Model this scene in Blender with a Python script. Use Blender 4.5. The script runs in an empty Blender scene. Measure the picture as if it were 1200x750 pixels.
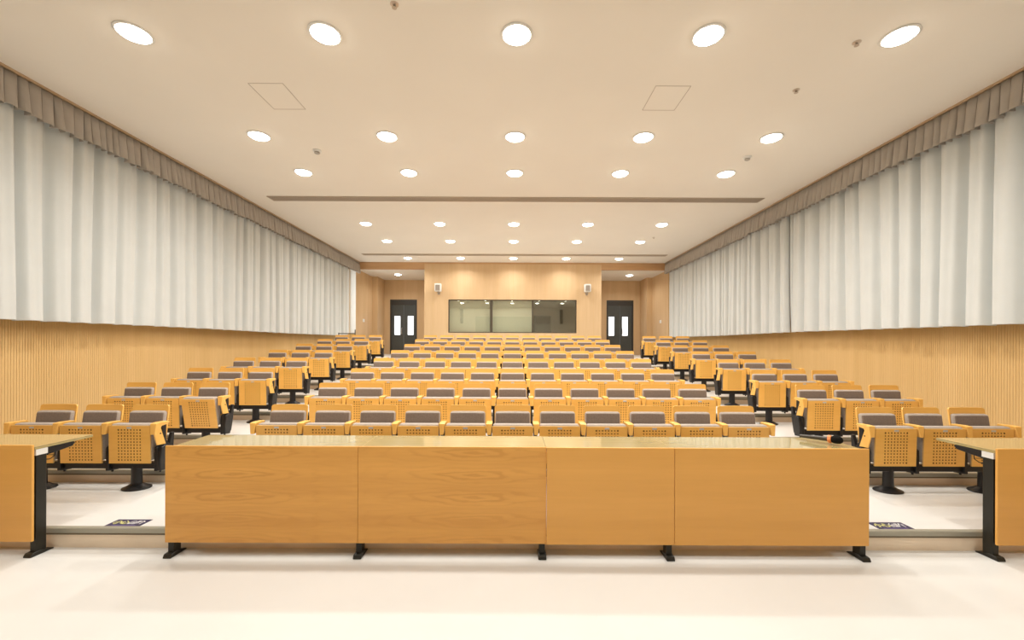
import bpy, bmesh, math, random
from mathutils import Vector, Matrix
random.seed(7)
SC = bpy.context.scene
COL = SC.collection
R = math.radians

# ------------------------------------------------------------------ materials
def new_mat(name):
    m = bpy.data.materials.new(name); m.use_nodes = True
    nt = m.node_tree; b = nt.nodes['Principled BSDF']
    return m, nt, b

def plain(name, col, rough=.5, metal=0., spec=.5, coat=0., noise=0., nscale=8., bump=0., bscale=200., sheen=0.):
    m, nt, b = new_mat(name)
    b.inputs['Roughness'].default_value = rough
    b.inputs['Metallic'].default_value = metal
    b.inputs['Specular IOR Level'].default_value = spec
    b.inputs['Coat Weight'].default_value = coat
    b.inputs['Coat Roughness'].default_value = .06
    b.inputs['Sheen Weight'].default_value = sheen
    tc = nt.nodes.new('ShaderNodeTexCoord')
    if noise:
        n = nt.nodes.new('ShaderNodeTexNoise'); n.inputs['Scale'].default_value = nscale
        n.inputs['Detail'].default_value = 4
        nt.links.new(tc.outputs['Object'], n.inputs['Vector'])
        r = nt.nodes.new('ShaderNodeValToRGB')
        r.color_ramp.elements[0].position = .3; r.color_ramp.elements[1].position = .7
        r.color_ramp.elements[0].color = [c*(1-noise) for c in col]+[1]
        r.color_ramp.elements[1].color = [min(1, c*(1+noise)) for c in col]+[1]
        nt.links.new(n.outputs['Fac'], r.inputs['Fac'])
        nt.links.new(r.outputs['Color'], b.inputs['Base Color'])
    else:
        b.inputs['Base Color'].default_value = (*col, 1)
    if bump:
        n2 = nt.nodes.new('ShaderNodeTexNoise'); n2.inputs['Scale'].default_value = bscale
        nt.links.new(tc.outputs['Object'], n2.inputs['Vector'])
        bp = nt.nodes.new('ShaderNodeBump'); bp.inputs['Strength'].default_value = bump
        bp.inputs['Distance'].default_value = .004
        nt.links.new(n2.outputs['Fac'], bp.inputs['Height'])
        nt.links.new(bp.outputs['Normal'], b.inputs['Normal'])
    return m

def wood(name, light, dark, grain='X', rough=.38, coat=.15, fine=40., flame=0., flame_x=0., flame_rep=.175, coat_rough=.1, vary=.06, spec=.4):
    """beech veneer: fine fibres along one axis, slow bands, optional repeating flame figures"""
    m, nt, b = new_mat(name)
    N = nt.nodes; L = nt.links
    b.inputs['Roughness'].default_value = rough
    b.inputs['Coat Weight'].default_value = coat
    b.inputs['Coat Roughness'].default_value = coat_rough
    b.inputs['Specular IOR Level'].default_value = spec
    tc = N.new('ShaderNodeTexCoord')
    mp = N.new('ShaderNodeMapping')
    s = {'X': (.06, 1, 1), 'Y': (1, .06, 1), 'Z': (1, 1, .06)}[grain]
    mp.inputs['Scale'].default_value = s
    L.new(tc.outputs['Object'], mp.inputs['Vector'])
    n1 = N.new('ShaderNodeTexNoise'); n1.inputs['Scale'].default_value = fine; n1.inputs['Detail'].default_value = 5
    n2 = N.new('ShaderNodeTexNoise'); n2.inputs['Scale'].default_value = 5; n2.inputs['Detail'].default_value = 2
    L.new(mp.outputs[0], n1.inputs['Vector']); L.new(mp.outputs[0], n2.inputs['Vector'])
    add = N.new('ShaderNodeMath'); add.operation = 'MULTIPLY_ADD'
    L.new(n1.outputs['Fac'], add.inputs[0]); add.inputs[1].default_value = .5
    L.new(n2.outputs['Fac'], add.inputs[2])
    fac = add.outputs[0]
    if flame:
        # repeated lens-shaped flame figures: nested rings round a heart, the leaf repeated down the sheet
        def mth(op, a, b=None, c=None):
            n = N.new('ShaderNodeMath'); n.operation = op
            for i, v in enumerate((a, b, c)):
                if v is None: continue
                if isinstance(v, (int, float)): n.inputs[i].default_value = v
                else: L.new(v, n.inputs[i])
            return n.outputs[0]
        sep = N.new('ShaderNodeSeparateXYZ'); L.new(tc.outputs['Object'], sep.inputs[0])
        zz = mth('WRAP', mth('ADD', sep.outputs['Z'], .045), flame_rep/2, -flame_rep/2)
        cbv = N.new('ShaderNodeCombineXYZ')
        L.new(mth('MULTIPLY', sep.outputs['X'], 2.2), cbv.inputs['X']); L.new(mth('MULTIPLY', zz, 14), cbv.inputs['Z']); 
        nd = N.new('ShaderNodeTexNoise'); nd.inputs['Scale'].default_value = 1.6; nd.inputs['Detail'].default_value = 3
        L.new(cbv.outputs[0], nd.inputs['Vector'])
        u = mth('MULTIPLY', mth('SUBTRACT', sep.outputs['X'], flame_x), 4.2)
        v = mth('MULTIPLY', zz, 36)
        r2 = mth('SQRT', mth('ADD', mth('MULTIPLY', u, u), mth('MULTIPLY', v, v)))
        ring = mth('SINE', mth('ADD', mth('MULTIPLY', r2, 6.5), mth('MULTIPLY', nd.outputs['Fac'], 14)))
        mask = mth('POWER', 2.718, mth('MULTIPLY', mth('MULTIPLY', r2, r2), -.32))
        sharp = mth('POWER', mth('MULTIPLY_ADD', ring, .5, .5), 3.)
        fac = mth('SUBTRACT', fac, mth('MULTIPLY', mth('MULTIPLY', sharp, mth('MULTIPLY_ADD', mask, .9, .12)), flame))
    oi = N.new('ShaderNodeObjectInfo')
    rv = N.new('ShaderNodeMath'); rv.operation = 'MULTIPLY_ADD'; rv.inputs[1].default_value = vary*2; 
    L.new(oi.outputs['Random'], rv.inputs[0]); L.new(fac, rv.inputs[2])
    r = N.new('ShaderNodeValToRGB')
    r.color_ramp.elements[0].position = .55; r.color_ramp.elements[1].position = 1.05
    r.color_ramp.elements[0].color = (*dark, 1); r.color_ramp.elements[1].color = (*light, 1)
    L.new(rv.outputs[0], r.inputs['Fac']); L.new(r.outputs['Color'], b.inputs['Base Color'])
    return m

def emit(name, col, strength):
    m, nt, b = new_mat(name)
    b.inputs['Base Color'].default_value = (*col, 1)
    b.inputs['Emission Color'].default_value = (*col, 1)
    b.inputs['Emission Strength'].default_value = strength
    return m

LAMP = (1.0, .98, .945)
M = {}
M['wall_wood'] = wood('acoustic beech panel', (.74, .50, .225), (.67, .44, .185), 'Z', rough=.5, coat=0, fine=30, vary=0, spec=.25)
M['back_wood'] = wood('rear wall beech panel', (.71, .505, .295), (.65, .45, .25), 'Z', rough=.5, coat=0, fine=26, vary=0, spec=.25)
M['fascia'] = wood('beam fascia wood', (.62, .37, .18), (.52, .30, .14), 'X', rough=.5, coat=0, vary=0)
M['groove'] = plain('groove lining', (.66, .44, .20), .7)
M['desk_flame'] = wood('desk veneer with flame figure', (.82, .42, .098), (.67, .32, .066), 'X', rough=.35, coat=.1, fine=26, flame=.42, flame_x=-.22)
M['desk_flame_b'] = wood('desk veneer with flame figure towards the right', (.82, .42, .098), (.67, .32, .066), 'X', rough=.35, coat=.1, fine=26, flame=.42, flame_x=.19)
M['desk_plain'] = wood('desk veneer straight grain', (.81, .42, .10), (.73, .365, .08), 'X', rough=.35, coat=.1, fine=26, vary=.03)
M['desk_top'] = wood('lacquered desk top', (.50, .405, .19), (.44, .355, .16), 'X', rough=.16, coat=1.0, fine=26, coat_rough=.03, vary=.02)
M['seat_wood'] = wood('seat plywood beech', (.93, .53, .135), (.84, .455, .10), 'X', rough=.36, coat=.2, fine=30, vary=.05)
M['seat_edge'] = wood('plywood edge', (.78, .50, .19), (.66, .38, .12), 'X', rough=.5, coat=0)
M['hole'] = plain('hole lining', (.21, .09, .02), .9)
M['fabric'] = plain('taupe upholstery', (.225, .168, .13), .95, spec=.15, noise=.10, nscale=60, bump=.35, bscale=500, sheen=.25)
M['fabric_lit'] = plain('upholstery lit from above', (.41, .345, .29), .95, spec=.15, noise=.08, nscale=60, bump=.35, bscale=500, sheen=.3)  # lighter copy of the upholstery, overhead light put into its colour
M['black'] = plain('black powder coated steel', (.012, .011, .011), .38, spec=.4, noise=.2, nscale=30)
M['black_olive'] = plain('dark olive black steel', (.016, .014, .009), .45, spec=.4)
M['plate'] = plain('seat number plate', (.62, .62, .62), .35, metal=.4)
M['white_plastic'] = plain('white plastic', (.80, .78, .74), .4)
M['floor'] = plain('cream vinyl floor', (.72, .705, .67), .3, spec=.35, noise=.02, nscale=1.3)
M['riser'] = plain('beige riser tile', (.86, .71, .54), .45, noise=.06, nscale=3)
M['nosing'] = plain('grey green aluminium nosing', (.36, .34, .27), .4, metal=.25)
M['nosing_dark'] = plain('dark nosing lip', (.16, .12, .07), .6)
M['ceiling'] = plain('warm white ceiling paint', (.85, .795, .715), .9, spec=.1, noise=.012, nscale=1.2)
M['cream'] = plain('front wall paint', (.80, .76, .70), .8)
M['curtain'] = plain('silver grey curtain', (.665, .685, .67), .85, spec=.15, noise=.02, nscale=3, bump=.15, bscale=350, sheen=.2)
M['valance'] = plain('grey brown valance', (.42, .375, .325), .9, spec=.12, noise=.05, nscale=5, bump=.15, bscale=350, sheen=.15)
M['pelmet'] = wood('pelmet strip wood', (.50, .35, .22), (.42, .29, .17), 'Y', rough=.5, coat=0, vary=0)
M['vent'] = plain('bronze grey diffuser', (.50, .41, .32), .5, metal=.2)
M['vent_dark'] = plain('diffuser cavity', (.34, .27, .20), .8)
M['seam'] = plain('hatch seam', (.33, .24, .17), .9)
M['door'] = plain('charcoal door paint', (.068, .076, .074), .4, noise=.05, nscale=4)
M['door_frame'] = plain('dark steel door frame', (.045, .042, .038), .4)
M['win_frame'] = plain('dark window frame', (.075, .06, .04), .4)
M['blind'] = plain('grey green roller blind', (.86, .80, .68), .85)
M['blind_low'] = plain('grey green partition', (.40, .44, .38), .7)
M['booth'] = plain('booth wall paint', (.62, .53, .42), .85)
M['booth_dark'] = plain('booth equipment', (.13, .125, .115), .5)
M['grille'] = plain('speaker grille', (.33, .28, .23), .7)
M['sign_blue'] = plain('navy floor sticker', (.035, .028, .075), .5)
M['sign_yellow'] = plain('yellow sticker lettering', (.75, .72, .25), .5)
M['sign_white'] = plain('white sticker lettering', (.72, .70, .68), .5)
M['foam'] = plain('black foam', (.012, .011, .01), 1., spec=.1, bump=.6, bscale=300)
M['orange'] = plain('orange rubber', (.85, .28, .08), .5)
M['green_board'] = plain('projection cloth', (.36, .42, .35), .6)
M['lens'] = emit('lamp diffuser', (1, .95, .86), 18)
M['daylit'] = emit('daylit corridor glass', (.93, .97, 1.0), 1.5)
def glassmat(name, tint, refl, trans_col):
    m = bpy.data.materials.new(name); m.use_nodes = True
    nt = m.node_tree; nt.nodes.clear()
    o = nt.nodes.new('ShaderNodeOutputMaterial')
    mix = nt.nodes.new('ShaderNodeMixShader'); mix.inputs[0].default_value = refl
    t = nt.nodes.new('ShaderNodeBsdfTransparent'); t.inputs[0].default_value = (*trans_col, 1)
    g = nt.nodes.new('ShaderNodeBsdfGlossy'); g.inputs['Roughness'].default_value = .0
    g.inputs[0].default_value = (*tint, 1)
    nt.links.new(t.outputs[0], mix.inputs[1]); nt.links.new(g.outputs[0], mix.inputs[2])
    nt.links.new(mix.outputs[0], o.inputs[0])
    return m
M['booth_glass'] = glassmat('booth window glass', (.95, 1, .95), .20, (.95, .97, .93))
M['pane_glass'] = glassmat('clear window glass', (1, 1, 1), .06, (.97, .98, .97))

# ------------------------------------------------------------------ mesh helpers
def box(bm, x0, x1, y0, y1, z0, z1, mi=0):
    vs = [bm.verts.new(p) for p in ((x0,y0,z0),(x1,y0,z0),(x1,y1,z0),(x0,y1,z0),(x0,y0,z1),(x1,y0,z1),(x1,y1,z1),(x0,y1,z1))]
    fs = []
    for q in ((0,3,2,1),(4,5,6,7),(0,1,5,4),(1,2,6,5),(2,3,7,6),(3,0,4,7)):
        f = bm.faces.new([vs[i] for i in q]); f.material_index = mi; fs.append(f)
    return vs, fs

def bevel(bm, w, seg=2, geom=None):
    bmesh.ops.bevel(bm, geom=geom or list(bm.edges), offset=w, segments=seg, profile=.5, affect='EDGES', clamp_overlap=True)

def prism(bm, poly, axis, a, b, mi=0, wfun=None):
    """poly: list of (u,v); axis X -> (y,z) extruded along x from a to b; Y -> (x,z); Z -> (x,y)"""
    def P(u, v, t):
        return {'X': (t, u, v), 'Y': (u, t, v), 'Z': (u, v, t)}[axis]
    A = []; B = []
    for u, v in poly:
        aa, bb = (a, b) if wfun is None else wfun(u, v)
        A.append(bm.verts.new(P(u, v, aa))); B.append(bm.verts.new(P(u, v, bb)))
    n = len(poly)
    fs = [bm.faces.new(A[::-1]), bm.faces.new(B)]
    for i in range(n):
        fs.append(bm.faces.new((A[i], A[(i+1) % n], B[(i+1) % n], B[i])))
    for f in fs: f.material_index = mi
    bmesh.ops.recalc_face_normals(bm, faces=fs)
    return fs

def lathe(bm, prof, n=24, sx=1, sy=1, mi=0, cx=0, cy=0):
    rings = []
    for r, z in prof:
        if r < 1e-6: rings.append([bm.verts.new((cx, cy, z))])
        else: rings.append([bm.verts.new((cx+r*sx*math.cos(2*math.pi*i/n), cy+r*sy*math.sin(2*math.pi*i/n), z)) for i in range(n)])
    fs = []
    for a, b in zip(rings, rings[1:]):
        for i in range(n):
            j = (i+1) % n
            if len(a) == 1 and len(b) == 1: continue
            if len(a) == 1: fs.append(bm.faces.new((a[0], b[j], b[i])))
            elif len(b) == 1: fs.append(bm.faces.new((a[i], a[j], b[0])))
            else: fs.append(bm.faces.new((a[i], a[j], b[j], b[i])))
    for f in fs: f.material_index = mi
    bmesh.ops.recalc_face_normals(bm, faces=fs)

def tube(bm, pts, r, n=8, mi=0):
    pts = [Vector(p) for p in pts]; rings = []
    for i, p in enumerate(pts):
        t = (pts[min(i+1, len(pts)-1)]-pts[max(i-1, 0)]).normalized()
        u = t.orthogonal().normalized() if i == 0 else (rings_u - t*rings_u.dot(t)).normalized()
        rings_u = u; v = t.cross(u)
        rr = r[i] if isinstance(r, (list, tuple)) else r
        rings.append([bm.verts.new(p+rr*(u*math.cos(2*math.pi*k/n)+v*math.sin(2*math.pi*k/n))) for k in range(n)])
    fs = []
    for a, b in zip(rings, rings[1:]):
        for k in range(n):
            fs.append(bm.faces.new((a[k], a[(k+1) % n], b[(k+1) % n], b[k])))
    fs.append(bm.faces.new(rings[0][::-1])); fs.append(bm.faces.new(rings[-1]))
    for f in fs: f.material_index = mi
    bmesh.ops.recalc_face_normals(bm, faces=fs)

def obj(name, bm, mats, parent=None, smooth=False):
    me = bpy.data.meshes.new(name); bm.to_mesh(me); bm.free()
    if not isinstance(mats, (list, tuple)): mats = [mats]
    for m in mats: me.materials.append(M[m] if isinstance(m, str) else m)
    if smooth:
        for p in me.polygons: p.use_smooth = True
        try: me.set_sharp_from_angle(angle=R(40))
        except Exception: pass
    o = bpy.data.objects.new(name, me); COL.objects.link(o)
    if parent is not None: o.parent = parent
    return o

def thing(name, label, cat, loc=(0, 0, 0), rz=0, group=None):
    o = bpy.data.objects.new(name, None); COL.objects.link(o)
    o.empty_display_size = .1
    o.location = loc; o.rotation_euler = (0, 0, rz); o['label'] = label; o['category'] = cat
    if group: o['group'] = group
    return o
def tag(o, label, cat, group=None):
    o['label'] = label; o['category'] = cat
    if group: o['group'] = group
    return o
def struct(name, bm, mats, parent=None, label=None):
    o = obj(name, bm, mats, parent)
    if parent is None: o['kind'] = 'structure'
    if label: o['label'] = label
    return o
KIDS = {}
def copy_tree(o, parent=None):
    c = o.copy(); COL.objects.link(c)
    if parent is not None: c.parent = parent
    for ch in o.children: copy_tree(ch, c)
    return c
BM = bmesh.new

# ------------------------------------------------------------------ layout
F = 480.0
EYE = 1.69
CEIL = 4.71
T = [0, .16] + [.16+.131*k for k in range(1, 9)]       # T[k] level of tread k
RIS = [3.366] + [4.47+1.115*k for k in range(8)]      # front edges of treads 1..9
PLAT = T[9]
FRONT = -4.0
DB = 15.3; DW = 18.0
def W(y): return 5.58+.0128*(y-4.4)                   # pelmet line
def WALL(y): return W(y)+.34

# ------------------------------------------------------------------ floor, risers, nosings
bm = BM()
def quad(bm, a, b, c, d, mi=0):
    f = bm.faces.new([bm.verts.new(p) for p in (a, b, c, d)]); f.material_index = mi; return f
HW = 6.1
edges = [FRONT]+RIS+[DW+.3]
for k in range(10):
    z = T[k]; y0, y1 = edges[k], edges[k+1]
    quad(bm, (-HW, y0, z), (HW, y0, z), (HW, y1, z), (-HW, y1, z), 0)
    if k:
        quad(bm, (-HW, y0, T[k-1]), (HW, y0, T[k-1]), (HW, y0, z), (-HW, y0, z), 1)
quad(bm, (-HW, FRONT, -.3), (HW, FRONT, -.3), (HW, DW+.3, -.3), (-HW, DW+.3, -.3), 1)
quad(bm, (-HW, FRONT, -.3), (-HW, FRONT, 0), (HW, FRONT, 0), (HW, FRONT, -.3), 1)
struct('floor', bm, ['floor', 'riser'])
for k in range(1, 10):
    bm = BM()
    y = RIS[k-1]; z = T[k]
    w = WALL(y)
    prism(bm, [(y-.012, z-.036), (y+.03, z+.004), (y-.008, z+.004), (y-.014, z-.002)][::1], 'X', -w, w, 0)
    box(bm, -w, w, y-.006, y-.0005, z-.052, z-.034, 1)
    struct('trim_%d' % k, bm, ['nosing', 'nosing_dark'])

# ------------------------------------------------------------------ side walls
def side_wall(s, name):
    bm = BM()
    yend = DB
    # grooved acoustic lining up to the curtain hem
    pts = []
    y = FRONT
    while y < yend-.03:
        pts += [(y, 0), (y+.021, 0), (y+.0222, .0028), (y+.0278, .0028)]
        y += .029
    pts.append((yend, 0))
    ztop = 2.02
    prev = None
    for i, (y, off) in enumerate(pts):
        x = s*(WALL(y)+off)
        zb = -.02
        cur = (bm.verts.new((x, y, zb)), bm.verts.new((x, y, ztop)))
        if prev:
            f = bm.faces.new((prev[0], cur[0], cur[1], prev[1]) if s < 0 else (cur[0], prev[0], prev[1], cur[1]))
            f.material_index = 1 if (off > 0 and pts[i-1][1] > 0) else 0
        prev = cur
    # plain wall above, with a window opening on the left near the rear
    segs = [(FRONT, yend, ztop, CEIL+.05)] if s > 0 else [(FRONT, 14.0, ztop, CEIL+.05), (14.0, 15.25, 4.42, CEIL+.05), (15.25, yend, ztop, CEIL+.05)]
    for y0, y1, z0, z1 in segs:
        quad(bm, (s*WALL(y0), y0, z0), (s*WALL(y1), y1, z0), (s*WALL(y1), y1, z1), (s*WALL(y0), y0, z1), 0)
    if s < 0:   # reveal of the opening
        a, b = WALL(14.0), WALL(15.25)
        quad(bm, (-a, 14.0, ztop), (-a-.2, 14.0, ztop), (-a-.2, 14.0, 4.42), (-a, 14.0, 4.42), 2)
        quad(bm, (-b, 15.25, ztop), (-b-.2, 15.25, ztop), (-b-.2, 15.25, 4.42), (-b, 15.25, 4.42), 2)
        quad(bm, (-a, 14.0, ztop), (-a-.2, 14.0, ztop), (-b-.2, 15.25, ztop), (-b, 15.25, ztop), 2)
        quad(bm, (-a, 14.0, 4.42), (-a-.2, 14.0, 4.42), (-b-.2, 15.25, 4.42), (-b, 15.25, 4.42), 2)
    # outer skin so the wall has thickness
    if s > 0:
        quad(bm, (s*(WALL(FRONT)+.25), FRONT, -.02), (s*(WALL(yend)+.25), yend, -.02), (s*(WALL(yend)+.25), yend, CEIL+.05), (s*(WALL(FRONT)+.25), FRONT, CEIL+.05), 0)
    # alcove beside the door: wall on past the beam, then a pilaster
    xa = s*5.84
    quad(bm, (s*WALL(yend), yend, 0), (xa, yend, 0), (xa, yend, ztop), (s*WALL(yend), yend, ztop), 0)
    quad(bm, (s*WALL(yend), yend, ztop), (xa, yend, ztop), (xa, yend, CEIL+.05), (s*WALL(yend), yend, CEIL+.05), 2 if s < 0 else 0)
    quad(bm, (xa, yend, 0), (xa, DW, 0), (xa, DW, CEIL), (xa, yend, CEIL), 3)
    box(bm, min(xa, s*5.62), max(xa, s*5.62), 17.1, DW, 0, CEIL, 3)
    struct(name, bm, ['wall_wood', 'groove', 'cream', 'back_wood'])
side_wall(-1, 'wall_left'); side_wall(1, 'wall_right')

# window behind the end of the left curtain
bm = BM()
xw = -WALL(14.9)-.06
for y0, y1, z0, z1 in ((14.0, 15.25, 2.02, 2.09), (14.0, 15.25, 4.35, 4.42), (14.0, 14.07, 2.09, 4.35), (15.19, 15.25, 2.09, 4.35)):
    box(bm, xw-.03, xw+.03, y0, y1, z0, z1)
wf = struct('window_1', bm, ['white_plastic'])
bm = BM(); box(bm, xw-.004, xw+.004, 14.07, 15.19, 2.09, 4.35)
obj('pane', bm, 'pane_glass', wf)

# ------------------------------------------------------------------ rear wall
bm = BM()
CX0, CX1 = -3.28, 3.33
WX0, WX1, WZ0, WZ1 = -2.385, 2.41, 2.08, 3.325
# projecting control booth front (flush with the beam) with its window opening
for x0, x1, z0, z1 in ((CX0, WX0, PLAT, CEIL), (WX1, CX1, PLAT, CEIL), (WX0, WX1, PLAT, WZ0), (WX0, WX1, WZ1, CEIL)):
    box(bm, x0, x1, DB, DB+.15, z0, z1)
box(bm, CX0, CX0+.15, DB+.15, DW, PLAT, CEIL); box(bm, CX1-.15, CX1, DB+.15, DW, PLAT, CEIL)
# door walls
LD = (-5.36, -4.18); RD = (4.15, 5.33); DT = 3.60
for x0, x1, dd in ((-5.84, CX0+.15, LD), (CX1-.15, 5.84, RD)):
    box(bm, x0, dd[0], DW, DW+.2, PLAT, CEIL)
    box(bm, dd[1], x1, DW, DW+.2, PLAT, CEIL)
    box(bm, dd[0], dd[1], DW, DW+.2, DT, CEIL)
struct('wall_back', bm, ['back_wood'])
# narrow panel joints of the rear wall lining
bm = BM()
x = CX0+.32
while x < CX1-.1:
    if x < WX0-.03 or x > WX1+.03: box(bm, x-.003, x+.003, DB-.0015, DB+.001, PLAT, CEIL-.005)
    else:
        box(bm, x-.003, x+.003, DB-.0015, DB+.001, PLAT, WZ0-.03); box(bm, x-.003, x+.003, DB-.0015, DB+.001, WZ1+.03, CEIL-.005)
    x += .60
struct('trim_10', bm, ['groove'])
# beam fascia over the alcoves
bm = BM()
box(bm, -5.84, CX0, DB-.004, DB+.18, 4.46, CEIL+.02); box(bm, CX1, 5.84, DB-.004, DB+.18, 4.46, CEIL+.02)
struct('trim_11', bm, ['fascia'])
bm = BM()
box(bm, CX0, CX1, DB-.004, DB, CEIL-.06, CEIL)
struct('trim_12', bm, ['fascia'])

# booth interior
bm = BM()
quad(bm, (CX0+.15, 17.95, PLAT), (CX1-.15, 17.95, PLAT), (CX1-.15, 17.95, CEIL), (CX0+.15, 17.95, CEIL))
quad(bm, (CX0+.151, DB+.15, PLAT), (CX0+.151, 17.95, PLAT), (CX0+.151, 17.95, CEIL), (CX0+.151, DB+.15, CEIL))
quad(bm, (CX1-.151, DB+.15, PLAT), (CX1-.151, 17.95, PLAT), (CX1-.151, 17.95, CEIL), (CX1-.151, DB+.15, CEIL))
quad(bm, (CX0+.15, DB+.15, 3.9), (CX1-.15, DB+.15, 3.9), (CX1-.15, 17.95, 3.9), (CX0+.15, 17.95, 3.9))
struct('wall_booth', bm, ['booth'])

# booth window
bm = BM(); fr = .035
for x0, x1, z0, z1 in ((WX0, WX1, WZ0, WZ0+fr), (WX0, WX1, WZ1-fr, WZ1), (WX0, WX0+fr, WZ0+fr, WZ1-fr), (WX1-fr, WX1, WZ0+fr, WZ1-fr),
                       (-.83, -.73, WZ0+fr, WZ1-fr), (.74, .80, WZ0+fr, WZ1-fr)):
    box(bm, x0, x1, DB+.02, DB+.09, z0, z1)
wf = struct('window_2', bm, ['win_frame'])
for x0, x1 in ((WX0+fr, -.83), (-.73, .74), (.80, WX1-fr)):
    bm = BM(); box(bm, x0, x1, DB+.05, DB+.056, WZ0+fr, WZ1-fr); obj('pane', bm, 'booth_glass', wf)
for x0, x1, lab in ((-2.5, -.81, 'grey green roller blind behind the left pane of the rear booth window'),
                    (-.76, .76, 'grey green roller blind behind the middle pane of the rear booth window')):
    t = thing('roller_blind', lab, 'blind', ((x0+x1)/2, DB+.22, WZ0-.05), 0, 'roller blinds in the rear booth')
    hw = (x1-x0)/2
    bm = BM(); box(bm, -hw, hw, -.003, .003, .03, 1.36); obj('blind_sheet', bm, 'blind', t)
    bm = BM(); tube(bm, [(-hw, 0, 1.38), (hw, 0, 1.38)], .03, 12); obj('roller', bm, 'win_frame', t, True)
    bm = BM(); box(bm, -hw, hw, -.012, .012, 0, .03); obj('bottom_bar', bm, 'win_frame', t)
# equipment rack seen through the right pane
t = thing('equipment_rack', 'dark equipment rack inside the rear booth behind the right pane', 'rack', (1.25, 17.0, PLAT))
bm = BM(); box(bm, -.34, .34, -.3, .3, 0, 1.62); bevel(bm, .01, 1); obj('cabinet', bm, 'booth_dark', t)
bm = BM(); box(bm, -.29, .29, -.31, -.295, 1.28, 1.56); obj('screen', bm, plain('dull screen', (.006, .008, .007), .3), t)
bm = BM(); box(bm, -.29, .29, -.31, -.295, .3, 1.2); obj('door', bm, plain('rack door', (.17, .17, .16), .5), t)

# doors
def door(name, dd, sgn):
    bm = BM()
    x0, x1 = dd; y = DW
    for a, b, z0, z1 in ((x0, x0+.06, PLAT, DT), (x1-.06, x1, PLAT, DT), (x0+.06, x1-.06, DT-.06, DT)):
        box(bm, a, b, y-.012, y+.14, z0, z1)
    box(bm, x0+.06, x1-.06, y+.02, y+.10, DT-.24, DT-.06)
    d = struct(name, bm, ['door_frame'])
    xm = (x0+x1)/2
    for (a, b, side) in ((x0+.06, xm-.004, -1), (xm+.004, x1-.06, 1)):
        bm = BM(); w = b-a
        if sgn < 0: p0 = a+.10 if side < 0 else a+.13; 
        else: p0 = a+.02 if side < 0 else a+.10
        p0 = a+(.12 if side < 0 else .17); p1 = p0+.26
        if sgn > 0: p0 = a+(.04 if side < 0 else .10); p1 = p0+.25
        z0, z1 = 2.05, 2.88
        for c in ((a, p0, PLAT+.01, DT-.24), (p1, b, PLAT+.01, DT-.24), (p0, p1, PLAT+.01, z0), (p0, p1, z1, DT-.24)):
            box(bm, c[0], c[1], y+.035, y+.085, c[2], c[3])
        lf = obj('leaf', bm, 'door', d)
        bm = BM(); box(bm, p0, p1, y+.055, y+.062, z0, z1); obj('pane', bm, 'daylit', lf)
    hx = xm+(-.07 if sgn < 0 else .10)
    bm = BM(); tube(bm, [(hx, y+.035, 2.10), (hx, y-.02, 2.10), (hx, y-.02, 2.36), (hx, y+.035, 2.36)], .014, 8)
    obj('door_handle', bm, plain('steel handle', (.5, .48, .44), .3, metal=.9), d, True)
door('door_1', LD, -1); door('door_2', RD, 1)

# front wall behind the camera and the projection cloth that the booth glass mirrors
bm = BM(); box(bm, -HW, HW, FRONT-.2, FRONT, 0, CEIL+.05); struct('wall_front', bm, ['cream'])
t = thing('projection_screen', 'pale projection cloth on the wall behind the stage', 'screen', (-.7, FRONT+.03, .95))
bm = BM(); box(bm, -2.4, 2.4, -.005, .005, 0, 3.0); obj('cloth', bm, 'green_board', t)
bm = BM(); box(bm, -2.5, 2.5, -.025, .06, 3.0, 3.1); obj('case', bm, 'white_plastic', t)
bm = BM(); box(bm, -2.4, 2.4, -.015, .015, -.03, 0); obj('weight_bar', bm, 'white_plastic', t)

for x, lab in ((-4.25, 'dark column speaker on the front wall, reflected left in the booth window'), (4.15, 'dark column speaker on the front wall, reflected right in the booth window')):
    t = thing('column_speaker', lab, 'speaker', (x, FRONT+.001, 3.35), 0, 'column speakers')
    bm = BM(); box(bm, -.12, .12, .04, .26, 0, 1.2); bevel(bm, .012, 2); obj('cabinet', bm, 'booth_dark', t)
    bm = BM(); box(bm, -.10, .10, .255, .268, .03, 1.17); obj('grille', bm, 'black', t)
    bm = BM(); box(bm, -.05, .05, 0, .05, .3, .9); obj('bracket', bm, 'black', t)

# ------------------------------------------------------------------ ceiling
bm = BM()
box(bm, -HW, HW, FRONT-.2, DB+.15, CEIL, CEIL+.15)
box(bm, -HW, CX0+.1, DB+.15, DW+.2, 4.46, 4.66); box(bm, CX1-.1, HW, DB+.15, DW+.2, 4.46, 4.66)
box(bm, CX0+.1, CX1-.1, DB+.15, DW+.2, CEIL, CEIL+.15)
struct('ceiling', bm, ['ceiling'])

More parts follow.
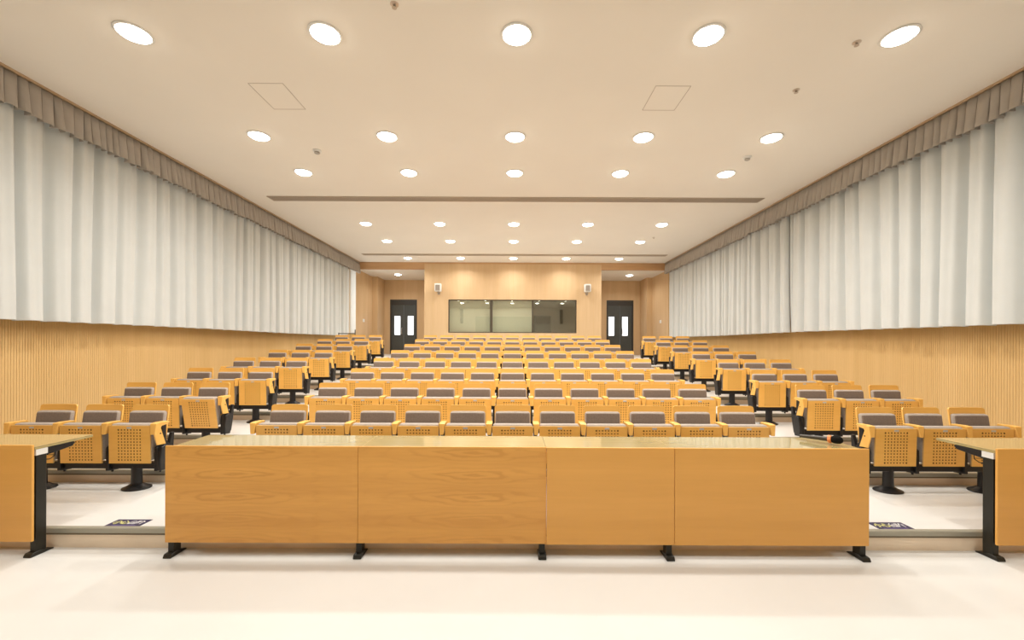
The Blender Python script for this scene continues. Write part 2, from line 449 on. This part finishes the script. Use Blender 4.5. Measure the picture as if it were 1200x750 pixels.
# lamps
def make_lamp():
    t = thing('ceiling_light', '', 'ceiling light')
    bm = BM(); lathe(bm, [(.132, -.001), (.155, -.001), (.158, -.006), (.152, -.012), (.138, -.014), (.132, -.010), (.132, -.001)], 32)
    obj('trim_ring', bm, 'white_plastic', t, True)
    bm = BM(); lathe(bm, [(.0, -.046), (.05, -.044), (.09, -.036), (.118, -.024), (.1315, -.009), (.1315, -.001), (0, -.001)], 32)
    obj('diffuser', bm, 'lens', t, True)
    return t
LAMP_W = 26
def lamp_light(t, energy):
    ld = bpy.data.lights.new('lamp_beam', 'AREA'); ld.shape = 'DISK'; ld.size = .24
    ld.energy = energy; ld.color = LAMP; ld.spread = R(150)
    lo = bpy.data.objects.new('lamp_beam', ld); COL.objects.link(lo); lo.parent = t; lo.location = (0, 0, -.05)
rows = [(4.0, 'the row nearest the stage'), (5.98, 'the second row of lights'), (7.25, 'the third row before the long vent'),
        (10.35, 'the fourth row past the long vent'), (12.1, 'the fifth row of lights'), (14.5, 'the last row by the rear wall'),
        (2.05, 'the front stage row above the photo'), (.1, 'the rear stage row above the photo')]
pos = ['leftmost', 'second from left', 'centre', 'second from right', 'rightmost']
proto_lamp = None
for ri, (y, rn) in enumerate(rows):
    for i in range(5):
        if proto_lamp is None: proto_lamp = t = make_lamp()
        else: t = copy_tree(proto_lamp)
        t['label'] = 'round glowing ceiling light, %s in %s' % (pos[i], rn)
        t['group'] = 'round ceiling lights'
        t.location = ((i-2)*1.87+(.035 if ri < 6 else 0), y, CEIL)
        t['_e'] = (.72 if ri == 5 else 1.0) if ri < 6 else .47
for s, lab in ((-1, 'left'), (1, 'right')):
    t = copy_tree(proto_lamp); t['label'] = 'round ceiling light in the lowered ceiling above the %s rear door' % lab
    t['group'] = 'round ceiling lights'; t.location = (s*4.6+(.0 if s < 0 else .12), 16.5, 4.46); t['_e'] = .62
t = copy_tree(proto_lamp); t['label'] = 'unseen added light brightening the rear booth, hidden above its window'  # added lamp, out of sight, lifts the dim booth interior
t['group'] = 'round ceiling lights'; t.location = (1.5, 16.6, 3.9); t['_e'] = .07
for o in list(COL.objects):
    if o.name.startswith('ceiling_light'):
        lamp_light(o, LAMP_W*o['_e']); del o['_e']

# linear diffusers
for (x0, x1, y0, y1, lab) in ((-5.07, 5.20, 8.44, 8.70, 'long slot air diffuser across mid ceiling, the nearer of two'),
                              (-5.10, 5.25, 13.84, 14.06, 'long slot air diffuser near the rear wall, the farther of two')):
    t = thing('ceiling_vent', lab, 'vent', ((x0+x1)/2, (y0+y1)/2, CEIL), 0, 'slot air diffusers')
    hx = (x1-x0)/2; hy = (y1-y0)/2
    bm = BM()
    for a in ((-hx, hx, -hy, -hy+.02), (-hx, hx, hy-.02, hy), (-hx, -hx+.02, -hy+.02, hy-.02), (hx-.02, hx, -hy+.02, hy-.02)):
        box(bm, *a, -.014, -.0005)
    obj('frame', bm, 'vent', t)
    bm = BM(); box(bm, -hx+.02, hx-.02, -hy+.02, hy-.02, -.003, -.0005); obj('backing', bm, 'vent_dark', t)
    n = 4
    for k in range(n):
        yy = -hy+.03+(2*hy-.06)*(k+.5)/n
        bm = BM(); prism(bm, [(yy-.018, -.012), (yy+.012, -.012), (yy+.02, -.005), (yy-.01, -.005)], 'X', -hx+.02, hx-.02)
        obj('slat', bm, 'vent', t)
# hatches
for (x0, x1, y0, y1, lab) in ((-3.09, -2.68, 4.77, 5.30, 'flush rectangular access hatch in the ceiling, left of the centre lamps'),
                              (1.67, 2.085, 4.79, 5.29, 'flush rectangular access hatch in the ceiling, right of the centre lamps')):
    t = thing('ceiling_hatch', lab, 'hatch', ((x0+x1)/2, (y0+y1)/2, CEIL), 0, 'ceiling access hatches')
    hx = (x1-x0)/2; hy = (y1-y0)/2
    bm = BM()
    e = .007
    for a in ((-hx, hx, -hy, -hy+e*.4), (-hx, hx, hy-e, hy), (-hx, -hx+e*.6, -hy, hy), (hx-e*.6, hx, -hy, hy)):
        box(bm, *a, -.0025, -.0005)
    obj('seam', bm, 'seam', t)
    bm = BM(); box(bm, -hx+e, hx-e, -hy+e, hy-e, -.002, -.0005); obj('panel', bm, 'ceiling', t)
# detectors and sprinklers
for x, y, lab in ((-3.07, 6.43, 'small white smoke detector on the ceiling left of centre'), (3.78, 6.6, 'small white smoke detector on the ceiling right of centre')):
    t = thing('smoke_detector', lab, 'smoke detector', (x, y, CEIL), 0, 'smoke detectors')
    bm = BM(); lathe(bm, [(0, -.001), (.062, -.001), (.064, -.016), (.058, -.02), (.05, -.021)], 24); lathe(bm, [(.05, -.02), (.05, -.026), (0, -.026)], 24); obj('base', bm, 'white_plastic', t, True)
    bm = BM(); lathe(bm, [(.034, -.026), (.040, -.034), (.040, -.048), (.028, -.056), (0, -.056)], 20); obj('head', bm, plain('detector head', (.42, .38, .33), .5), t, True)
for x, y, lab in ((3.43, 4.09, 'tiny ceiling sprinkler beside the rightmost front lamp'), (3.36, 4.86, 'tiny ceiling sprinkler behind the rightmost front lamp'), (-1.06, 3.65, 'tiny ceiling sprinkler at the top edge of the photo'),
                  (4.0, 11.6, 'tiny ceiling sprinkler beside the fourth row of lights')):
    t = thing('sprinkler', lab, 'sprinkler', (x, y, CEIL), 0, 'ceiling sprinklers')
    bm = BM(); lathe(bm, [(0, -.001), (.038, -.001), (.038, -.004), (.012, -.010), (.012, -.001)], 18); obj('rosette', bm, plain('sprinkler metal', (.62, .52, .43), .4, metal=.5), t, True)
    bm = BM(); lathe(bm, [(.009, -.008), (.009, -.03), (.022, -.032), (.022, -.035), (0, -.035)], 14); obj('deflector', bm, 'vent', t, True)

# ------------------------------------------------------------------ curtains, valances, pelmets
def curtain(s, y0, y1, seed, name_label, tight_end=None, dens=1.0):
    rnd = random.Random(seed)
    # irregular fold phase along the wall
    step = .012
    n = int((y1-y0)/step)
    ph = rnd.random()*6; amp = .7; lam = .26
    cols = []
    for i in range(n+1):
        y = y0+(y1-y0)*i/n
        if i % 14 == 0:
            lam_t = rnd.uniform(.19, .44)/dens; amp_t = rnd.uniform(.45, 1.0)
        lam += (lam_t-lam)*.05; amp += (amp_t-amp)*.05
        ph += 2*math.pi*(y1-y0)/n/lam
        cols.append((y, ph, amp))
    ph2 = rnd.random()*6
    bm = BM()
    zs = [1.935, 1.945, 1.96, 1.975, 2.1, 2.35, 2.7, 3.1, 3.5, 3.9, 4.2, 4.45, 4.66]
    grid = []
    for (y, ph, amp) in cols:
        c = []
        for j, z in enumerate(zs):
            t = (z-1.93)/(4.66-1.93)
            p = ph+.45*math.sin(2.1*y+2.2*t+ph2)
            dip = (.5-.5*math.cos(p))**4.5                      # narrow valleys between broad soft fronts
            fold = 1-2*dip
            small = .010*math.sin(2.3*p+1.7*t+ph2)*(.4+.6*t)
            wide = .022*math.sin(1.3*y+ph2)*(1-t*.4)+.016*math.sin(.5*p+1)
            off = .082+.15*amp*dip*(1.05-.25*t)-small-wide+.06*max(0, 1-min(y-y0, y1-y)/.09)**2
            zz = z+(.008*math.sin(.8*y+ph2)+.003*fold)*(1-t)
            x = s*(W(y)+max(.040, off))
            c.append(bm.verts.new((x, y, zz)))
        grid.append(c)
    for a, b in zip(grid, grid[1:]):
        for j in range(len(zs)-1):
            f = bm.faces.new((a[j], b[j], b[j+1], a[j+1]) if s < 0 else (b[j], a[j], a[j+1], b[j+1]))
            f.material_index = 0
    o = obj('curtain', bm, ['curtain'], None, True)
    md = o.modifiers.new('cloth', 'SOLIDIFY'); md.thickness = .004; md.offset = 0
    tag(o, name_label, 'curtain', 'silver grey wall curtains')
    return o
curtain(-1, .6, 14.5, 12, 'long silver grey curtain along the whole left wall', dens=1.05)
curtain(1, .6, 8.53, 21, 'broad silver grey curtain covering the nearer half of right wall')
curtain(1, 8.565, 15.22, 35, 'silver grey curtain on the right wall, far half beyond the dark gap', dens=1.15)

def valance(s, label):
    rnd = random.Random(40+s)
    bm = BM()
    zs = [4.30, 4.32, 4.42, 4.55, 4.68]
    y = .6; grid = []
    while y < 15.27:
        wd = rnd.uniform(.085, .135); d = rnd.uniform(.05, .078); dz = rnd.uniform(-.018, .018); lean = rnd.uniform(-.02, .02)
        # one box pleat: swelling front then a sharp tuck
        for u, off in ((0, -.45), (.05, .5), (.25, .9), (.55, 1.0), (.8, .92), (.95, .6), (1.0, -.45)):
            yy = min(y+u*wd, 15.28)
            c = []
            for z in zs:
                t = (z-4.30)/.38
                c.append(bm.verts.new((s*(W(yy)-.002-off*d*(1-.72*t)-.002), yy+lean*(1-t), z+dz*(1-t))))
            grid.append(c)
        y += wd*1.02
    for a, b in zip(grid, grid[1:]):
        for j in range(len(zs)-1):
            bm.faces.new((a[j], b[j], b[j+1], a[j+1]) if s < 0 else (b[j], a[j], a[j+1], b[j+1]))
    o = obj('curtain_valance', bm, 'valance', None, True)
    md = o.modifiers.new('cloth', 'SOLIDIFY'); md.thickness = .003; md.offset = 0
    tag(o, label, 'valance', 'pleated curtain valances')
valance(-1, 'pleated grey brown valance along the top of the left curtains')
valance(1, 'pleated grey brown valance along the top of the right curtains')
for s, nm in ((-1, 'trim_13'), (1, 'trim_14')):
    bm = BM()
    for a, b, z0, z1 in ((-.045, -.025, 4.683, CEIL), (-.03, .005, 4.69, CEIL)):
        y0, y1 = .3, 15.295
        p = [(s*(W(y0)+a), y0), (s*(W(y1)+a), y1), (s*(W(y1)+b), y1), (s*(W(y0)+b), y0)]
        prism(bm, p, 'Z', z0, z1)
    struct(nm, bm, ['pelmet'])

# ------------------------------------------------------------------ seats
PW, PH = .424, .388     # folded seat panel
def perforated_panel(bm, cols=8, rows_=11, pitch_x=.0318, pitch_z=.0310, r=.0076, th=.014):
    """front sheet in XZ at y=0 (front) to y=th, drilled with round holes"""
    x0 = -cols*pitch_x/2; z0 = (PH-rows_*pitch_z)/2-.004
    x1 = -x0; z1 = z0+rows_*pitch_z
    cache = {}
    def V(x, y, z):
        k = (round(x, 5), round(y, 5), round(z, 5))
        if k not in cache: cache[k] = bm.verts.new((x, y, z))
        return cache[k]
    hx = PW/2
    def face(vs, mi=0):
        try:
            f = bm.faces.new(vs); f.material_index = mi
        except ValueError: pass
    xs = [x0+i*pitch_x for i in range(cols+1)]; zz = [z0+j*pitch_z for j in range(rows_+1)]
    n = 8
    for i in range(cols):
        for j in range(rows_):
            a, b = xs[i], xs[i+1]; c, d = zz[j], zz[j+1]
            cx, cz = (a+b)/2, (c+d)/2
            big = 1.25 if (i in (0, cols-1) and j in (0, rows_-1)) else 1
            ring = [(cx+r*big*math.cos(2*math.pi*(k+.5)/n), cz+r*big*math.sin(2*math.pi*(k+.5)/n)) for k in range(n)]
            corner = [V(b, 0, (d+c)/2+1e9) if False else None]
            C = {0: V(b, 0, d), 1: V(a, 0, d), 2: V(a, 0, c), 3: V(b, 0, c)}
            rf = [V(x, 0, z) for x, z in ring]; rb = [V(x, .006, z) for x, z in ring]
            # ring verts: 0,1 -> corner0 ; 2,3 -> corner1 ; 4,5 -> corner2 ; 6,7 -> corner3
            for q in range(4):
                k0, k1 = 2*q, 2*q+1
                face([rf[k0], C[q], rf[k1]][::-1])
                k2 = (2*q+2) % n
                face([rf[k1], C[q], C[(q+1) % 4], rf[k2]][::-1])
            for k in range(n):
                face([rf[k], rf[(k+1) % n], rb[(k+1) % n], rb[k]], 1)
            face(rb[::-1] if False else rb, 1)
    # margins around the drilled field
    face([V(x, 0, z1) for x in xs]+[V(hx, 0, PH), V(-hx, 0, PH)])
    face([V(x, 0, z0) for x in reversed(xs)]+[V(-hx, 0, 0), V(hx, 0, 0)])
    face([V(x0, 0, z) for z in zz[::1]]+[V(-hx, 0, PH), V(-hx, 0, 0)])
    face([V(x1, 0, z) for z in zz[::-1]]+[V(hx, 0, 0), V(hx, 0, PH)])
    # edges and back
    e = [(-hx, 0), (hx, 0), (hx, PH), (-hx, PH)]
    fr = [V(x, 0, z) for x, z in e]; bk = [V(x, th, z) for x, z in e]
    for k in range(4): face([fr[k], bk[k], bk[(k+1) % 4], fr[(k+1) % 4]], 2)
    face([bk[0], bk[3], bk[2], bk[1]], 0)
    bmesh.ops.recalc_face_normals(bm, faces=list(bm.faces))

def rounded_poly(w, z0, z1, r, n=5):
    pts = [(-w/2, z0), (w/2, z0)]
    for k in range(n+1):
        a = math.pi/2*k/n; pts.append((w/2-r+r*math.cos(a), z1-r+r*math.sin(a)))
    for k in range(n+1):
        a = math.pi/2+math.pi/2*k/n; pts.append((-w/2+r+r*math.cos(a), z1-r+r*math.sin(a)))
    return pts

def make_seat():
    t = thing('auditorium_seat', '', 'seat')
    # wooden back shell, leaning, gently dished
    bm = BM()
    poly = rounded_poly(.396, .40, .850, .026)
    prism(bm, poly, 'Y', 0, .014)
    bmesh.ops.subdivide_edges(bm, edges=[e for e in bm.edges if abs(e.verts[0].co.x-e.verts[1].co.x) > .3], cuts=6)
    for v in bm.verts:
        v.co.y += .035+.13*(v.co.z-.40)+.02*(1-(v.co.x/.204)**2)
    obj('backrest', bm, ['seat_wood'], t, True)
    # upholstered pad on the shell
    bm = BM()
    box(bm, -.190, .190, -.034, .03, .44, .788)
    bevel(bm, .028, 4)
    bmesh.ops.subdivide_edges(bm, edges=[e for e in bm.edges if e.calc_length() > .3], cuts=4)
    for v in bm.verts:
        k = 1-(v.co.x/.196)**2
        v.co.y += .020+.13*(v.co.z-.40)+.012*k
    for f in bm.faces: f.material_index = 1 if (f.normal.z > .35 or abs(f.normal.x) > .75) else 0  # top and side faces coloured lighter, as lit from above
    obj('back_cushion', bm, ['fabric', 'fabric_lit'], t, True)
    # tipped-up seat: drilled plywood underside, pad behind it
    hinge = thing_part = bpy.data.objects.new('seat_pan', None)
    bpy.data.objects.remove(hinge)
    bm = BM(); perforated_panel(bm)
    sp = obj('seat_pan', bm, ['seat_wood', 'hole', 'seat_edge'], t)
    sp.location = (0, -.152, .282); sp.rotation_euler = (R(1.5), 0, 0)
    bm = BM()
    box(bm, -.207, .207, .014, .100, .02, .404)
    bevel(bm, .022, 3)
    for f in bm.faces: f.material_index = 0
    obj('seat_cushion', bm, ['fabric_lit'], sp, True)
    bm = BM(); box(bm, -.024, .024, -.003, .0, PH-.03, PH-.011); bevel(bm, .0012, 1)
    obj('number_plate', bm, 'plate', sp)
    return t
seat0 = make_seat()

def arm_bm(end=0):
    bm = BM()
    prof = [(-.165, .695), (-.11, .70), (.0, .695), (.0, .668), (-.09, .655), (-.115, .585), (-.178, .582)]
    def wf(u, v):
        k = (v-.582)/.11
        h = (.036+.028*max(0, min(1, k)))/2
        return (-h, h)
    prism(bm, prof, 'X', 0, 0, 0, wf)
    bevel(bm, .005, 2)
    return bm
def support_bm():
    bm = BM()
    prof = [(-.135, .20), (-.02, .185), (.03, .22), (.075, .42), (.085, .56), (.055, .56), (.02, .45), (-.02, .50), (-.02, .668), (-.075, .655), (-.06, .48), (-.13, .44)]
    prism(bm, prof, 'X', -.017, .017); bevel(bm, .004, 1)
    # hinge boss
    tube(bm, [(-.036, -.06, .33), (.036, -.06, .33)], .034, 14)
    tube(bm, [(0, -.075, .215), (0, -.075, .175)], [.012, .010], 8)
    return bm
def end_cap_bm(s):
    bm = BM()
    prof = [(-.13, .20), (-.03, .19), (-.015, .25), (-.02, .40), (-.05, .46), (-.11, .44), (-.135, .32)]
    prism(bm, prof, 'X', min(0, s*.034), max(0, s*.034)); bevel(bm, .010, 3)
    return bm
ARM = arm_bm(); arm_me = bpy.data.meshes.new('armrest'); ARM.to_mesh(arm_me); ARM.free(); arm_me.materials.append(M['seat_wood'])
SB = support_bm(); sup_me = bpy.data.meshes.new('arm_support'); SB.to_mesh(sup_me); SB.free(); sup_me.materials.append(M['black'])
PB = BM(); lathe(PB, [(.0, .012), (.055, .012), (.054, .06), (.052, .14), (.052, .24)], 20, 1, .72); ped_me = bpy.data.meshes.new('pedestal'); PB.to_mesh(ped_me); PB.free(); ped_me.materials.append(M['black'])
FB = BM(); lathe(FB, [(0, 0), (.132, 0), (.136, .006), (.132, .014), (.10, .026), (.066, .046), (.055, .05), (0, .05)], 28, 1, .80); foot_me = bpy.data.meshes.new('base'); FB.to_mesh(foot_me); FB.free(); foot_me.materials.append(M['black'])
for me in (ped_me, foot_me):
    for p in me.polygons: p.use_smooth = True
    me.set_sharp_from_angle(angle=R(40))
bolt_bm = BM(); lathe(bolt_bm, [(0, 0), (.007, 0), (.007, .004), (0, .005)], 10); bolt_me = bpy.data.meshes.new('screw'); bolt_bm.to_mesh(bolt_me); bolt_bm.free(); bolt_me.materials.append(M['black'])

def seat_frame(x0, n, pitch, y, z, peds, label, group, board=None):
    """beam on pedestals with the shared arm stands; x0 is the first seat centre"""
    xm = x0+(n-1)*pitch/2
    t = thing('seat_frame', label, 'seat frame', (xm, y, z), 0, group)
    half = n*pitch/2
    bm = BM(); box(bm, -half-.01, half+.01, -.105, -.035, .212, .282); bevel(bm, .006, 2)
    obj('beam', bm, 'black', t)
    for k in peds:
        o = bpy.data.objects.new('pedestal', ped_me); COL.objects.link(o); o.parent = t; o.location = (x0+k*pitch-xm, -.07, 0)
        b = bpy.data.objects.new('base', foot_me); COL.objects.link(b); b.parent = o
    for k in range(n+1):
        o = bpy.data.objects.new('arm_support', sup_me); COL.objects.link(o); o.parent = t; o.location = (-half+k*pitch, 0, 0)
        a = bpy.data.objects.new('armrest', arm_me); COL.objects.link(a); a.parent = o
        if k in (0, n):
            s = -1 if k == 0 else 1
            bm = end_cap_bm(s); c = obj('end_cap', bm, 'black', o, False); c.location = (s*.012, 0, 0)
            if k != board: continue
            bm = BM(); prism(bm, [(-.164, .692), (-.125, .694), (-.045, .462), (-.15, .470), (-.184, .585)], 'X', min(s*.020, s*.034), max(s*.020, s*.034)); bevel(bm, .003, 1)
            obj('side_board', bm, 'seat_wood', o)
            q = bpy.data.objects.new('screw', bolt_me); COL.objects.link(q); q.parent = o
            q.location = (s*.034, -.115, .585); q.rotation_euler = (0, s*R(90), 0)
    return t

ORD = ['front', 'second', 'third', 'fourth', 'fifth', 'sixth', 'seventh', 'back']
NTH = ['leftmost', 'second from left', 'third from left', 'fourth from left', 'fifth from left', 'centre',
       'fifth from right', 'fourth from right', 'third from right', 'second from right', 'rightmost']
first = [True]
rs = random.Random(5)
def place_seat(x, y, z, label, group, tilt=0):
    if first[0]: t = seat0; first[0] = False
    else: t = copy_tree(seat0)
    t.location = (x, y, z); t['label'] = label; t['group'] = group
    for c in t.children:
        if c.name.startswith('seat_pan'):
            c.rotation_euler = (R(1.5+tilt+rs.uniform(-.7, .7)), 0, 0)
for k in range(8):
    z = T[k+1]
    y = 4.41+1.108*k
    for i in range(11):
        place_seat(.01+(i-5)*.49, y, z, 'tipped-up beech seat, %s in the %s row of the middle block' % (NTH[i], ORD[k]), 'seats of the middle block')
    seat_frame(.01-5*.49, 11, .49, y, z, (0, 3, 5, 7, 10), 'black beam and pedestals under the %s row of the middle block' % ORD[k], 'black seat frames')
    y = 4.36+1.115*k
    inner = (3.72, 3.83, 3.87, 3.88, 3.88, 3.88, 3.88, 3.88)[k]+.214
    for s, nm in ((-1, 'left'), (1, 'right')):
        for i in range(3):
            w = ('aisle', 'middle', 'wall')[i]
            tilt = 9 if (s < 0 and k == 1 and i == 0) else 0
            lab = 'tipped-up beech seat, %s in the %s row of the %s block' % ({'aisle': 'next to the aisle', 'middle': 'between two others', 'wall': 'nearest the side wall'}[w], ORD[k], nm)
            if tilt: lab = 'beech seat leaning slightly open beside the aisle in the second row of the left block'
            place_seat(.01+s*(inner+i*.5), y, z, lab, 'seats of the %s block' % nm, tilt)
        xs = sorted([.01+s*inner, .01+s*(inner+1.0)])
        seat_frame(xs[0], 3, .5, y, z, (0, 2), 'black beam and pedestals under the %s row of the %s block' % (ORD[k], nm), 'black seat frames', 3 if s < 0 else 0)

# ------------------------------------------------------------------ desks
PZ0, PZ1 = .121, .878
def desk(x0, x1, label, flame, legs, dy=0, group='lecture desks across the front', inner=None):
    t = thing('lecture_desk', label, 'desk', ((x0+x1)/2, 3.206+dy, 0), 0, group)
    h = (x1-x0)/2-.001
    xm = (x0+x1)/2
    bm = BM(); box(bm, -h, h, 0, .018, PZ0, PZ1); bevel(bm, .002, 1)
    obj('front_panel', bm, ('desk_flame_b' if flame == 2 else 'desk_flame') if flame else 'desk_plain', t)
    bm = BM(); box(bm, -h, h, .019, .468, .838, .860); bevel(bm, .002, 1)
    tp = obj('tabletop', bm, 'desk_top', t)
    bm = BM(); box(bm, -h-.0006, h+.0006, .02, .4686, .8545, .8570); obj('edge_band', bm, plain('dark edge line', (.16, .09, .03), .5), tp)
    for lx, s, cap in legs:
        x = lx-xm
        bm = BM()
        poly = [(x-.022, .03), (x+.022, .03), (x+.022, .10), (x+.016, .108), (x-.016, .108), (x-.022, .10)]
        prism(bm, poly, 'Z', .02, .79)
        lg = obj('leg', bm, 'black_olive', t)
        bm = BM(); prism(bm, [(-.012, 0), (.150, 0), (.150, .008), (.09, .026), (.05, .034), (.0, .030), (-.012, .010)], 'X', x-.032, x+.032); bevel(bm, .003, 1)
        obj('foot', bm, 'black_olive', lg)
        bm = BM(); box(bm, x-.024, x+.024, .028, .11, .79, .836); obj('bracket', bm, 'white_plastic', lg)
        bm = BM(); prism(bm, [(.11, .835), (.315, .835), (.325, .825), (.30, .80), (.11, .775)], 'X', x-.02, x+.02); bevel(bm, .003, 1)
        obj('support_arm', bm, 'black', lg)
    # wire book basket under the top
    bm = BM()
    for yy, zz in ((.14, .735), (.17, .715), (.21, .712), (.255, .735)):
        tube(bm, [(-h+.10, yy, zz), (h-.10, yy, zz)], .003, 6)
    for e in (-h+.10, 0, h-.10):
        tube(bm, [(e, .12, .80), (e, .13, .74), (e, .16, .715), (e, .215, .712), (e, .25, .73), (e, .26, .80), (e, .27, .836)], .0035, 6)
    for e in (-h+.10, 0, h-.10):
        tube(bm, [(e, .12, .836), (e, .12, .80)], .0035, 6)
    obj('wire_basket', bm, 'black', t)
    return t
g = 'lecture desks of the centre run'
XA, XB, XC, XD, XE = -2.713, -1.203, .274, 1.273, 2.79
desk(XA, XB, 'beech lecture desk with flame grain front, leftmost of the four joined desks', True, [(XA+.025, 1, 0), (XB-.001, 1, 0)], 0, g)
desk(XB, XC, 'beech lecture desk with flame grain front, second from left of four joined desks', 2, [(XC-.03, 1, 0)], 0, g)
desk(XC, XD, 'short plain beech lecture desk, narrowest of the four joined desks', False, [(XD-.03, 1, 0)], -.012, g)
desk(XD, XE, 'plain beech lecture desk under the microphone, rightmost of the four joined desks', False, [(XE-.025, -1, 0)], -.015, g)
desk(-5.27, -3.754, 'beech side desk cut by the left edge of the photo', False, [(-3.778, 1, 0), (-5.24, 1, 0)], 0, 'side lecture desks')
desk(3.805, 5.32, 'beech side desk cut by the right edge of the photo', False, [(3.829, 1, 0), (5.29, 1, 0)], 0, 'side lecture desks')

# microphone on the right end desk
t = thing('microphone', 'black wireless microphone with orange ring on the right centre desk', 'microphone', (2.61, 3.42, .8712), R(0))
ax = Vector((2.585-2.61, 0, 0))
def along(p, q, prof, n=20):
    bm = BM(); lathe(bm, prof, n)
    p = Vector(p); q = Vector(q); d = (q-p).normalized()
    rot = d.to_track_quat('Z', 'Y').to_matrix().to_4x4()
    bm.transform(Matrix.Translation(p) @ rot); return bm
A = (-.09, .16, .022); B = (.075, -.045, .034)
obj('handle', along(A, B, [(0, 0), (.012, 0), (.014, .01), (.016, .08), (.020, .19), (.022, .205), (0, .205)]), plain('mic body', (.05, .042, .03), .35), t, True)
d = (Vector(B)-Vector(A)).normalized()
C1 = Vector(A)+d*.2; C2 = C1+d*.1
obj('grip_ring', along(C1, C2, [(0, 0), (.030, 0), (.034, .004), (.034, .020), (.030, .024), (0, .024)], 8), 'orange', t)
obj('head', along(C1+d*.022, C2, [(0, 0), (.022, 0), (.031, .014), (.033, .04), (.030, .06), (.018, .075), (0, .08)]), 'foam', t, True)

# floor stickers
def sticker(x, y, label):
    t = thing('floor_sticker', label, 'floor sticker', (x, y, T[1]), 0, 'mind-the-step stickers')
    bm = BM(); box(bm, -.148, .148, -.068, .068, .0002, .0016); obj('sheet', bm, 'sign_blue', t)
    cs = ['\u5c0f', '\u5fc3', '\u53f0', '\u9636']
    for i, (c, m) in enumerate(zip(cs, ('sign_yellow', 'sign_yellow', 'sign_white', 'sign_white'))):
        cu = bpy.data.curves.new('lettering', 'FONT'); cu.body = c; cu.size = .072; cu.align_x = 'CENTER'; cu.align_y = 'CENTER'
        cu.extrude = .0002; cu.offset = .0012
        cu.materials.append(M[m])
        tmp = bpy.data.objects.new('tmp', cu); me = bpy.data.meshes.new_from_object(tmp); bpy.data.objects.remove(tmp)
        me.name = 'lettering'; me.materials.clear(); me.materials.append(M[m])
        o = bpy.data.objects.new('lettering', me); COL.objects.link(o); o.parent = t
        o.location = (-.096+i*.062, .005, .002)
    bm = BM(); box(bm, -.10, .10, -.052, -.044, .0016, .0022); obj('lettering_line', bm, plain('violet line', (.16, .12, .32), .5), t)
sticker(-3.235, 3.462, 'navy floor sticker with lettering on the first step, left aisle')
sticker(3.205, 3.462, 'navy floor sticker with lettering on the first step, right aisle')

# ------------------------------------------------------------------ rear wall fittings
for x, lab, tw in ((-2.74, 'small white wall speaker left of the booth window', .2), (2.78, 'small white wall speaker right of the booth window', -.2)):
    t = thing('wall_speaker', lab, 'speaker', (x, DB-.001, 3.58), 0, 'wall speakers')
    bm = BM(); box(bm, -.12, .12, -.26, -.08, .02, .31); bevel(bm, .025, 3); c = obj('cabinet', bm, 'white_plastic', t, True)
    bm = BM(); poly = rounded_poly(.16, .055, .255, .03); poly = [(u, v) for u, v in poly]
    prism(bm, poly, 'Y', -.268, -.258); obj('grille', bm, 'grille', t)
    bm = BM(); box(bm, -.03, .03, -.16, -.0, -.035, -.01); box(bm, -.05, .05, -.02, 0, -.08, .10); box(bm, -.02, .02, -.16, -.12, -.02, .03); bevel(bm, .004, 1); obj('bracket', bm, 'vent', t)
for s, lab in ((-1, 'small white switch plate on the wall beside the left rear door'), (1, 'small white switch plate on the wall beside the right rear door')):
    t = thing('light_switch', lab, 'light switch', (s*5.839, 16.1, 2.57), 0, 'switch plates')
    bm = BM(); box(bm, min(0, -s*.012), max(0, -s*.012), -.09, .09, -.06, .06); bevel(bm, .004, 2); obj('plate', bm, plain('switch plate', (.9, .88, .84), .4), t)
    bm = BM(); box(bm, min(-s*.012, -s*.018), max(-s*.012, -s*.018), -.035, .035, -.04, .04); bevel(bm, .002, 1); obj('rocker', bm, 'white_plastic', t)
# small dark stand behind the last row by the left curtain
t = thing('metal_stand', 'small dark metal stand behind the back row beside the left curtain', 'stand', (-5.22, 12.95, PLAT))
for sx in (-.26, .26):
    bm = BM(); tube(bm, [(sx, 0, .004), (sx, 0, .90 if sx > 0 else .80)], .014, 8); obj('post', bm, 'black', t, True)
    bm = BM(); box(bm, sx-.02, sx+.02, -.18, .18, 0, .025); obj('foot', bm, 'black', t)
bm = BM(); tube(bm, [(-.26, 0, .775), (.26, 0, .775)], .013, 8); obj('crossbar', bm, 'black', t, True)

# ------------------------------------------------------------------ world, camera, view
w = bpy.data.worlds.new('daylight'); SC.world = w; w.use_nodes = True
bg = w.node_tree.nodes['Background']; bg.inputs[0].default_value = (.92, .96, 1, 1); bg.inputs[1].default_value = 3.0
cam = bpy.data.cameras.new('camera'); co = bpy.data.objects.new('camera', cam); COL.objects.link(co)
cam.sensor_fit = 'HORIZONTAL'; cam.sensor_width = 36; cam.lens = F/1200*36
cam.shift_y = (402.5-375)/1200
cam.clip_start = .05; cam.clip_end = 100
co.location = (0, 0, EYE); co.rotation_euler = (R(90), R(-.22), 0)
SC.camera = co
vs = SC.view_settings
vs.view_transform = 'Standard'; vs.look = 'None'; vs.gamma = 1; vs.use_curve_mapping = False
vs.exposure = 0.0
